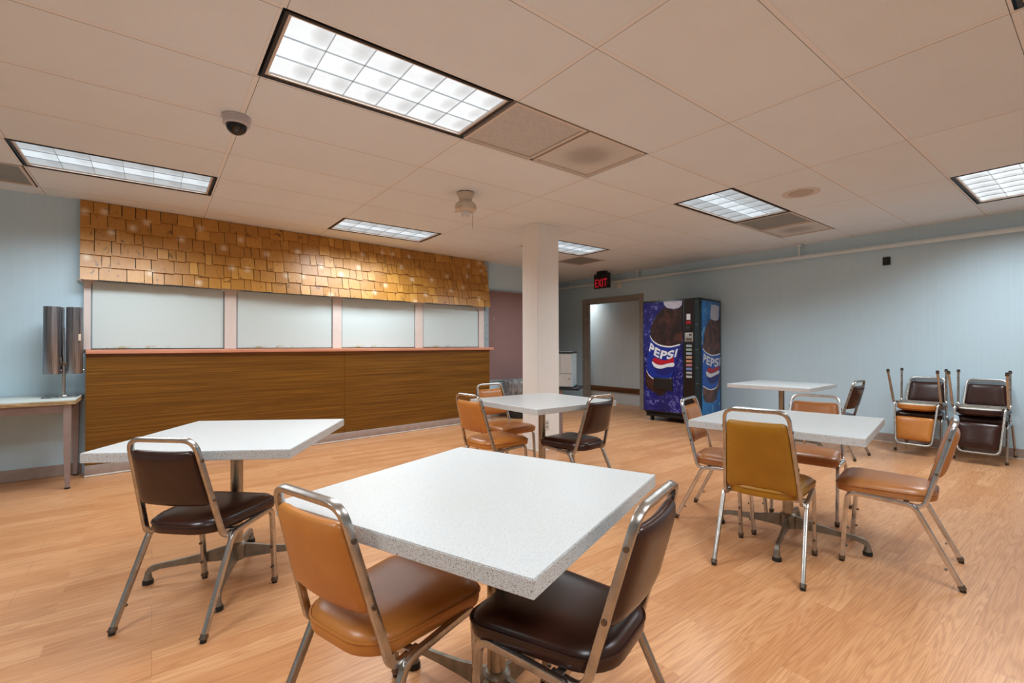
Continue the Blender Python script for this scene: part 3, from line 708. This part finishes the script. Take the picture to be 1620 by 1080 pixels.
# ------------------------------------------------------------------ square pedestal tables
def make_table():
    t = thing('pedestal_table', 'x', 'table'); h = 0.44; Z = 0.735
    MB().box(-h+0.001, h-0.001, -h+0.001, h-0.001, Z-0.004, Z, 0.0012, 1).build('tabletop', 'top', t)
    MB().box(-h, h, -h, h, Z-0.043, Z-0.003, 0.0015, 1).build('edge_band', 'edge', t)
    MB().box(-0.16, 0.16, -0.16, 0.16, Z-0.062, Z-0.0435, 0.003).build('mount_plate', 'rubber', t)
    MB().cyl((0,0,0.13),(0,0,Z-0.06),0.030,28).build('pole', 'pole', t, 40)
    return t
def base_for(t, ang, off=(0,0)):
    before = set(COL.objects)
    MB().lathe([(0.03,0.065),(0.044,0.07),(0.046,0.145),(0.036,0.155),(0.031,0.158)], 28).build('hub', 'cast', t, 40)
    for k in range(4):
        R = Matrix.Rotation(ang+k*PI/2, 4, 'Z'); rings = []
        prof = [(0.035,0.145,0.070,0.013),(0.08,0.137,0.072,0.012),(0.16,0.118,0.075,0.011),(0.26,0.104,0.074,0.010),(0.34,0.096,0.070,0.010),(0.375,0.090,0.060,0.012),(0.392,0.080,0.040,0.014),(0.402,0.062,0.026,0.016),(0.408,0.036,0.022,0.016)]
        for r, zt, zb, w in prof:
            rings.append([R @ Vector(p) for p in ((r,-w,zb),(r,w,zb),(r,w*0.7,zt),(r,-w*0.7,zt))])
        m = MB(); m.ring_loft(rings)
        m.lathe([(0.012,0.062),(0.017,0.036),(0.020,0.022)], 16, R @ Matrix.Translation((0.393,0,0)))
        o = m.build('leg', 'cast', t, 40)
        MB().lathe([(0.022,0.022),(0.024,0.012),(0.024,0.0)], 18, R @ Matrix.Translation((0.393,0,0))).build('glide', 'rubber', o, 40)
    for o in COL.objects:                                # the whole foot may sit a little off the middle of the top
        if o.parent == t and (o not in before or o.name.split('.')[0] in ('pole', 'mount_plate')): o.location = (off[0], off[1], 0)
TB = [(0.358,2.884,0.999,72,'white speckled square table in front of the serving counter, left'),
      (0.857,1.277,0.356,16,'large white speckled square table nearest the camera'),
      (2.635,3.02,0.016,26,'white square table beside the off-white column'),
      (3.132,1.274,0.161,14,'white speckled square table with four chairs, right of centre'),
      (5.921,2.468,0.039,12,'white square table farthest away by the blue wall')]
tp = make_table(); index_kids(tp)
for k, (x, y, a, b, l) in enumerate(TB):
    if k == 0: t = tp; t.location = (x,y,0); t.rotation_euler = (0,0,a); t['label'] = l; t['group'] = 'white square pedestal tables'
    else: t = dup(tp, (x,y,0), (0,0,a), l, 'white square pedestal tables')
for t, (x, y, a, b, l) in zip([o for o in COL.objects if o.name.startswith('pedestal_table')], TB):
    base_for(t, math.radians(b)-a, (0.0124, -0.044) if 'nearest the camera' in l else (0, 0))

# ------------------------------------------------------------------ side table with cup dispenser
t = thing('side_table', 'long pale laminate table against the left wall', 'table', (-1.27, 5.70, 0))
MB().box(-0.80, 0.75, -0.30, 0.30, 0.742, 0.752, 0.002).build('tabletop', 'bench_top', t)
MB().box(-0.80, 0.752, -0.302, 0.30, 0.712, 0.742, 0.002).build('edge_band', 'bench_edge', t)
m = MB(); m.box(-0.76, 0.69, -0.275, -0.25, 0.645, 0.712, 0.003); m.box(-0.76, 0.69, 0.25, 0.275, 0.645, 0.712, 0.003); m.box(0.665, 0.69, -0.25, 0.25, 0.645, 0.712, 0.003)
m.build('apron', 'bench_leg', t)
for sx, sy in ((0.70,-0.265),(0.70,0.262),(-0.76,-0.265),(-0.76,0.262)):
    rings = [[(sx+a*w, sy+b*w, z) for a, b in ((-1,-1),(1,-1),(1,1),(-1,1))] for w, z in ((0.014,0.012),(0.016,0.10),(0.022,0.30),(0.024,0.712))]
    o = MB().ring_loft([[Vector(p) for p in r] for r in rings]).build('leg', 'bench_leg', t)
    MB().cyl((sx,sy,0),(sx,sy,0.014),0.019,14).build('glide', 'rubber', o, 40)
t = thing('cup_dispenser', 'brushed steel cup dispenser with upright tubes on the side table', 'dispenser', (-0.63, 5.74, 0.7522))
MB().box(-0.13, 0.10, -0.10, 0.10, 0.0, 0.010, 0.004).build('base_plate', 'steel', t, 40)
MB().lathe([(0.03,0.010),(0.026,0.018),(0.013,0.022)], 20).build('collar', 'bright', t, 40)
MB().cyl((0,0,0.01),(0,0,0.30),0.013,16).build('post', 'chrome', t, 40)
MB().cyl((0,0,0.295),(0,0,0.62),0.007,12).build('rod', 'bright', t, 40)
for cx, cy in ((-0.074,-0.010),(0.070,0.012),(-0.060,0.078)):
    o = MB().lathe([(0.054,0.205),(0.057,0.21),(0.057,0.80),(0.054,0.80),(0.052,0.70),(0.048,0.205)], 36, Matrix.Translation((cx,cy,0))).build('tube', 'steel', t, 40)
    for k in range(3):
        a = k*2*PI/3-1.9; MB().cyl((cx+0.056*math.cos(a),cy+0.056*math.sin(a),0.235),(cx+0.064*math.cos(a),cy+0.064*math.sin(a),0.235),0.006,10).build('stud', 'bright', o, 40)
m = MB(); m.box(-0.03,0.028,-0.02,0.014,0.29,0.31,0.003); m.box(-0.024,-0.008,-0.034,-0.016,0.275,0.35,0.003); m.build('bracket', 'screw', t, 40)
MB().box(0.098,0.114,-0.047,-0.039,0.50,0.56,0.001,1,Matrix.Rotation(0.05,4,'Z')).build('sticker', 'label', t)

# ------------------------------------------------------------------ bin, cabinet on stand, outlet
t = thing('rubbish_bin', 'black rubbish bin lined with a grey plastic bag by the column', 'bin', (4.88, 6.18, 0))
MB().lathe([(0.20,0.0),(0.21,0.01),(0.255,0.58),(0.262,0.585),(0.262,0.60),(0.245,0.60),(0.20,0.03)], 36).build('barrel', 'bin', t, 40)
rings = []; random.seed(3)
for z, r in ((0.36,0.262),(0.45,0.272),(0.55,0.280),(0.61,0.276),(0.625,0.262),(0.615,0.245),(0.40,0.215)):
    rings.append([Vector(((r+random.uniform(-0.007,0.007))*math.cos(2*PI*i/40), (r+random.uniform(-0.007,0.007))*math.sin(2*PI*i/40), z+random.uniform(-0.012,0.012))) for i in range(40)])
m = MB(); m.ring_loft(rings, False, False); m.build('bag', 'bag', t, 80)
a37 = math.radians(37); fx, fy = math.cos(a37), math.sin(a37)
# cabinet frame: local x = depth away from us, local y = to the left
def lat(l, d): return (l*math.cos(YAW)+d*math.sin(YAW), -l*math.sin(YAW)+d*math.cos(YAW))
cxw, cyw = lat(0.76, 5.92)
t = thing('stand', 'small dark-topped stand on taupe legs behind the column', 'stand', (cxw, cyw, 0), a37)
MB().box(-0.04, 0.46, -0.09, 0.50, 0.632, 0.658, 0.004).build('tabletop', 'black', t)
for px, py in ((0.02,0.15),(0.40,0.22),(0.02,0.46),(0.40,0.46)):
    MB().box(px-0.018, px+0.018, py-0.022, py+0.022, 0.0, 0.632, 0.003).build('leg', 'bench_leg', t)
t = thing('drinks_cabinet', 'grey-white two-door cabinet with a black lid standing on the stand', 'cabinet', (cxw, cyw, 0.658), a37)
MB().box(0.0, 0.40, 0.0, 0.45, 0.012, 0.44, 0.004).build('body', 'cabinet_side', t)
MB().box(-0.02, 0.42, -0.01, 0.47, 0.44, 0.462, 0.006).build('lid', 'black', t)
MB().box(-0.01, 0.41, -0.005, 0.46, 0.0, 0.013, 0.003).build('plinth', 'black', t)
for a, b in ((0.012,0.15),(0.155,0.44)): MB().box(-0.012, -0.0005, a, b, 0.185, 0.43, 0.002).build('door', 'cabinet', t)
o = MB().box(-0.012, -0.0005, 0.012, 0.44, 0.02, 0.178, 0.002).build('drawer', 'cabinet', t)
MB().cyl((-0.018,0.04,0.12),(-0.011,0.04,0.12),0.009,12).build('lock', 'screw', o, 40)
t = thing('outlet', 'white wall outlet low on the column', 'outlet', (3.58, 4.02, 0.29))
MB().box(-0.036, 0.036, -0.006, 0.0, -0.058, 0.058, 0.002).build('plate', 'outlet', t)
m = MB()
for dz in (-0.022, 0.022): m.box(-0.016, 0.016, -0.008, -0.0055, dz-0.014, dz+0.014, 0.002)
m.build('socket', 'silver', t)

# ------------------------------------------------------------------ vending machine
VW, VD, VB, VT = 0.925, 0.775, 0.10, 1.90
va = math.atan2(-0.993, 0.122)                       # front runs left -> right in this direction
t = thing('vending_machine', 'tall black drinks vending machine with blue cola bottle artwork against the blue wall', 'vending machine', (6.27, 4.70, 0), va)
# local: x left->right along the front, y into the machine, z up   (y axis = x rotated +90 deg)
MB().box(0.0, VW, 0.05, VD, VB+0.02, VT, 0.006).build('body', 'vend', t, 40)
MB().box(0.0, VW, 0.0, 0.048, VB+0.05, VT, 0.006).build('door', 'vend', t, 40)
MB().box(0.03, VW-0.01, 0.03, VD-0.02, VB-0.03, VB+0.02, 0.004).build('base_skirt', 'vend', t, 40)
for px, py in ((0.11,0.08),(VW-0.12,0.10),(0.11,VD-0.1),(VW-0.12,VD-0.1)):
    o = MB().box(px-0.03, px+0.03, py-0.02, py+0.02, 0.055, VB-0.025, 0.003).build('caster', 'rubber', t)
    MB().cyl((px-0.016,py,0.036),(px+0.016,py,0.036),0.036,20).build('wheel', 'rubber', o, 40)
FX0, FX1, FZ0, FZ1 = 0.012, 0.665, 0.165, 1.872
MB().box(FX0, FX1, -0.008, 0.001, FZ0, FZ1, 0.002).build('front_panel', 'splash', t)
fp = [o for o in COL.objects if o.parent == t and o.name.startswith('front_panel')][0]
MB().box(0.688, 0.838, -0.004, 0.002, 0.17, 1.872, 0.002).build('selection_panel', 'vend_brown', t)
sp_ = [o for o in COL.objects if o.parent == t and o.name.startswith('selection_panel')][0]
MB().box(0.846, 0.918, -0.010, 0.002, 0.17, 1.88, 0.004).build('edge_trim', 'teal', t)
et = [o for o in COL.objects if o.parent == t and o.name.startswith('edge_trim')][0]
for z in (1.84, 1.50, 1.13, 0.86, 0.63):
    for dx in (-0.010, 0.014): MB().cyl((0.882+dx,-0.0105,z),(0.882+dx,-0.014,z),0.005,8).build('rivet', 'silver', et)
SX = VW
MB().box(SX-0.001, SX+0.007, 0.06, 0.715, 0.16, 1.865, 0.002).build('side_panel', 'splash2', t)
sdp = [o for o in COL.objects if o.parent == t and o.name.startswith('side_panel')][0]
def fmap(X, Y, k):     # photo-crop coordinates of the front artwork -> panel
    f = (X-122)/288; yt = 172-16*f; yb = 932+30*f
    f = f*(1.0+0.05*(1-f)*0)
    return Vector((min(max(FX0+f*(FX1-FX0), FX0), FX1), -0.0082-k*0.0006, min(FZ1, FZ1-(Y-yt)/(yb-yt)*(FZ1-FZ0))))
def smap(X, Y, k):
    f = (X-565)/114; yt = 152+6*f; yb = 956-22*f
    return Vector((SX+0.0072+k*0.0006, min(max(0.06+f*0.655, 0.06), 0.715), min(1.865, 1.865-(Y-yt)/(yb-yt)*1.705)))
def smooth_poly(pts, n=4):
    out = []; N = len(pts)
    for i in range(N):
        p0, p1, p2, p3 = [Vector((*pts[(i+q) % N], 0)) for q in (-1,0,1,2)]
        for k in range(n):
            u = k/n; q = 0.5*((2*p1)+(p2-p0)*u+(2*p0-5*p1+4*p2-p3)*u*u+(3*p1-p0-3*p2+p3)*u**3); out.append((q.x,q.y))
    return out
def decal(name, pts, mp, k, mat, par, sm=True):
    q = smooth_poly(pts) if sm else pts
    m = MB(); f = m.bm.faces.new([m.bm.verts.new(mp(x, y, k)) for x, y in q]); bmesh.ops.triangulate(m.bm, faces=[f])
    bmesh.ops.solidify(m.bm, geom=m.bm.faces[:], thickness=0.0004)
    return m.build(name, mat, par)
def band(name, pts, wd, mp, k, mat, par):
    return decal(name, pts+[(x, y+wd) for x, y in reversed(pts)], mp, k, mat, par, False)
def arc(pts, n=8):
    out = []; P = [Vector((*pts[0],0))]+[Vector((*p,0)) for p in pts]+[Vector((*pts[-1],0))]
    for i in range(1, len(P)-2):
        p0, p1, p2, p3 = P[i-1:i+3]
        for k in range(n):
            u = k/n; q = 0.5*((2*p1)+(p2-p0)*u+(2*p0-5*p1+4*p2-p3)*u*u+(3*p1-p0-3*p2+p3)*u**3); out.append((q.x,q.y))
    out.append(pts[-1]); return out
# front artwork
decal('bottle_print', [(285,205),(262,216),(228,252),(198,302),(178,352),(172,402),(150,520),(140,650),(133,720),(146,772),(205,812),(240,834),(272,826),(300,790),(325,712),(375,560),(395,465),(410,430),(410,205),(385,212),(345,220)], fmap, 1, 'cola', fp)
decal('cap_print', [(275,162),(278,185),(300,207),(345,216),(385,208),(404,190),(408,158)], fmap, 2, 'cap', fp, False)
top_c = arc([(173,402),(195,438),(245,468),(320,480),(392,465)]); bot_c = arc([(143,645),(162,682),(205,712),(268,722),(326,705)])
decal('label_print', top_c+[(372,560),(346,650)]+list(reversed(bot_c))+[(148,560),(160,480)], fmap, 2, 'label_blue', fp, False)
band('label_line', top_c, 10, fmap, 3, 'print_white', fp); band('label_line', bot_c, 8, fmap, 3, 'print_white', fp)
decal('emblem_globe', [(190,600),(250,640),(345,625),(335,660),(292,688),(240,682),(205,655)], fmap, 3, 'globe', fp)
decal('emblem_red', [(189,583),(208,562),(250,577),(300,580),(342,562),(346,598),(300,604),(258,613),(218,606)], fmap, 4, 'red', fp)
decal('emblem_white', [(187,588),(218,608),(258,615),(300,606),(346,600),(345,626),(300,630),(250,641),(208,630),(190,606)], fmap, 5, 'print_white', fp)
bl = arc([(163,512),(200,545),(250,570),(305,574),(362,558)])
def on_curve(c, a):
    s = a*(len(c)-1); i = min(int(s), len(c)-2); u = s-i; return c[i][0]*(1-u)+c[i+1][0]*u, c[i][1]*(1-u)+c[i+1][1]*u
def letters_on(c, hgt, mp, par, kk, lean=15):
    def fn(a, b, z):
        x, y = on_curve(c, a); v = mp(x+b*lean, y-b*hgt, kk+(1 if z > 0 else 0)); return v
    text_mesh('lettering', 'PEPSI', 1.0, 0.001, par, 'print_white', fn, 0.0, 0.04)
letters_on(bl, 60, fmap, fp, 6)
# dispensing slot
o = MB().box(0.185, 0.50, -0.022, 0.0, 0.50, 0.69, 0.006).build('delivery_slot', 'vend', t, 40)
MB().box(0.205, 0.48, -0.024, -0.021, 0.525, 0.67, 0.001).build('flap', 'black', o)
# side artwork
decal('bottle_print', [(616,285),(600,312),(581,372),(573,430),(567,500),(567,750),(570,838),(590,868),(622,870),(650,850),(660,800),(678,720),(679,300),(668,284),(645,292)], smap, 1, 'cola2', sdp)
decal('cap_print', [(622,180),(615,250),(618,280),(645,291),(668,282),(674,186),(650,176)], smap, 2, 'cap', sdp, False)
tc2 = arc([(567,486),(590,516),(630,533),(679,520)]); bc2 = arc([(567,748),(608,774),(648,764),(664,735)])
decal('label_print', tc2+[(678,640)]+list(reversed(bc2)), smap, 2, 'label_blue2', sdp, False)
band('label_line', tc2, 9, smap, 3, 'print_white', sdp); band('label_line', bc2, 8, smap, 3, 'print_white', sdp)
decal('emblem_globe', [(590,680),(612,694),(640,682),(668,667),(664,705),(640,735),(612,735),(596,712)], smap, 3, 'globe', sdp)
decal('emblem_red', [(592,642),(606,622),(630,632),(667,614),(668,640),(640,655),(612,664)], smap, 4, 'red', sdp)
decal('emblem_white', [(588,650),(612,666),(640,659),(668,643),(668,665),(640,680),(612,693),(590,680)], smap, 5, 'print_white', sdp)
letters_on(arc([(568,585),(596,606),(634,620),(676,610)]), 62, smap, sdp, 6, 5)
# selection column
for k in range(9):
    z = 1.185-k*0.0575; MB().box(0.715, 0.805, -0.010, -0.0038, z-0.017, z+0.017, 0.003).build('button', BTN[k], sp_)
MB().box(0.70, 0.825, -0.014, -0.0038, 1.25, 1.385, 0.004).build('coin_plate', 'silver', sp_, 40)
m = MB(); m.box(0.765, 0.81, -0.0155, -0.0138, 1.335, 1.37, 0.001); m.box(0.715, 0.81, -0.0155, -0.0138, 1.262, 1.305, 0.001); m.build('coin_slot', 'screw', sp_)
MB().box(0.725, 0.785, -0.006, -0.0038, 1.575, 1.665, 0.001).build('notice', 'print_white', sp_)
MB().box(0.718, 0.792, -0.006, -0.0038, 1.515, 1.558, 0.001).build('notice', 'red', sp_)
MB().box(0.715, 0.79, -0.018, -0.0038, 1.41, 1.48, 0.006).build('bill_slot', 'rubber', sp_, 40)
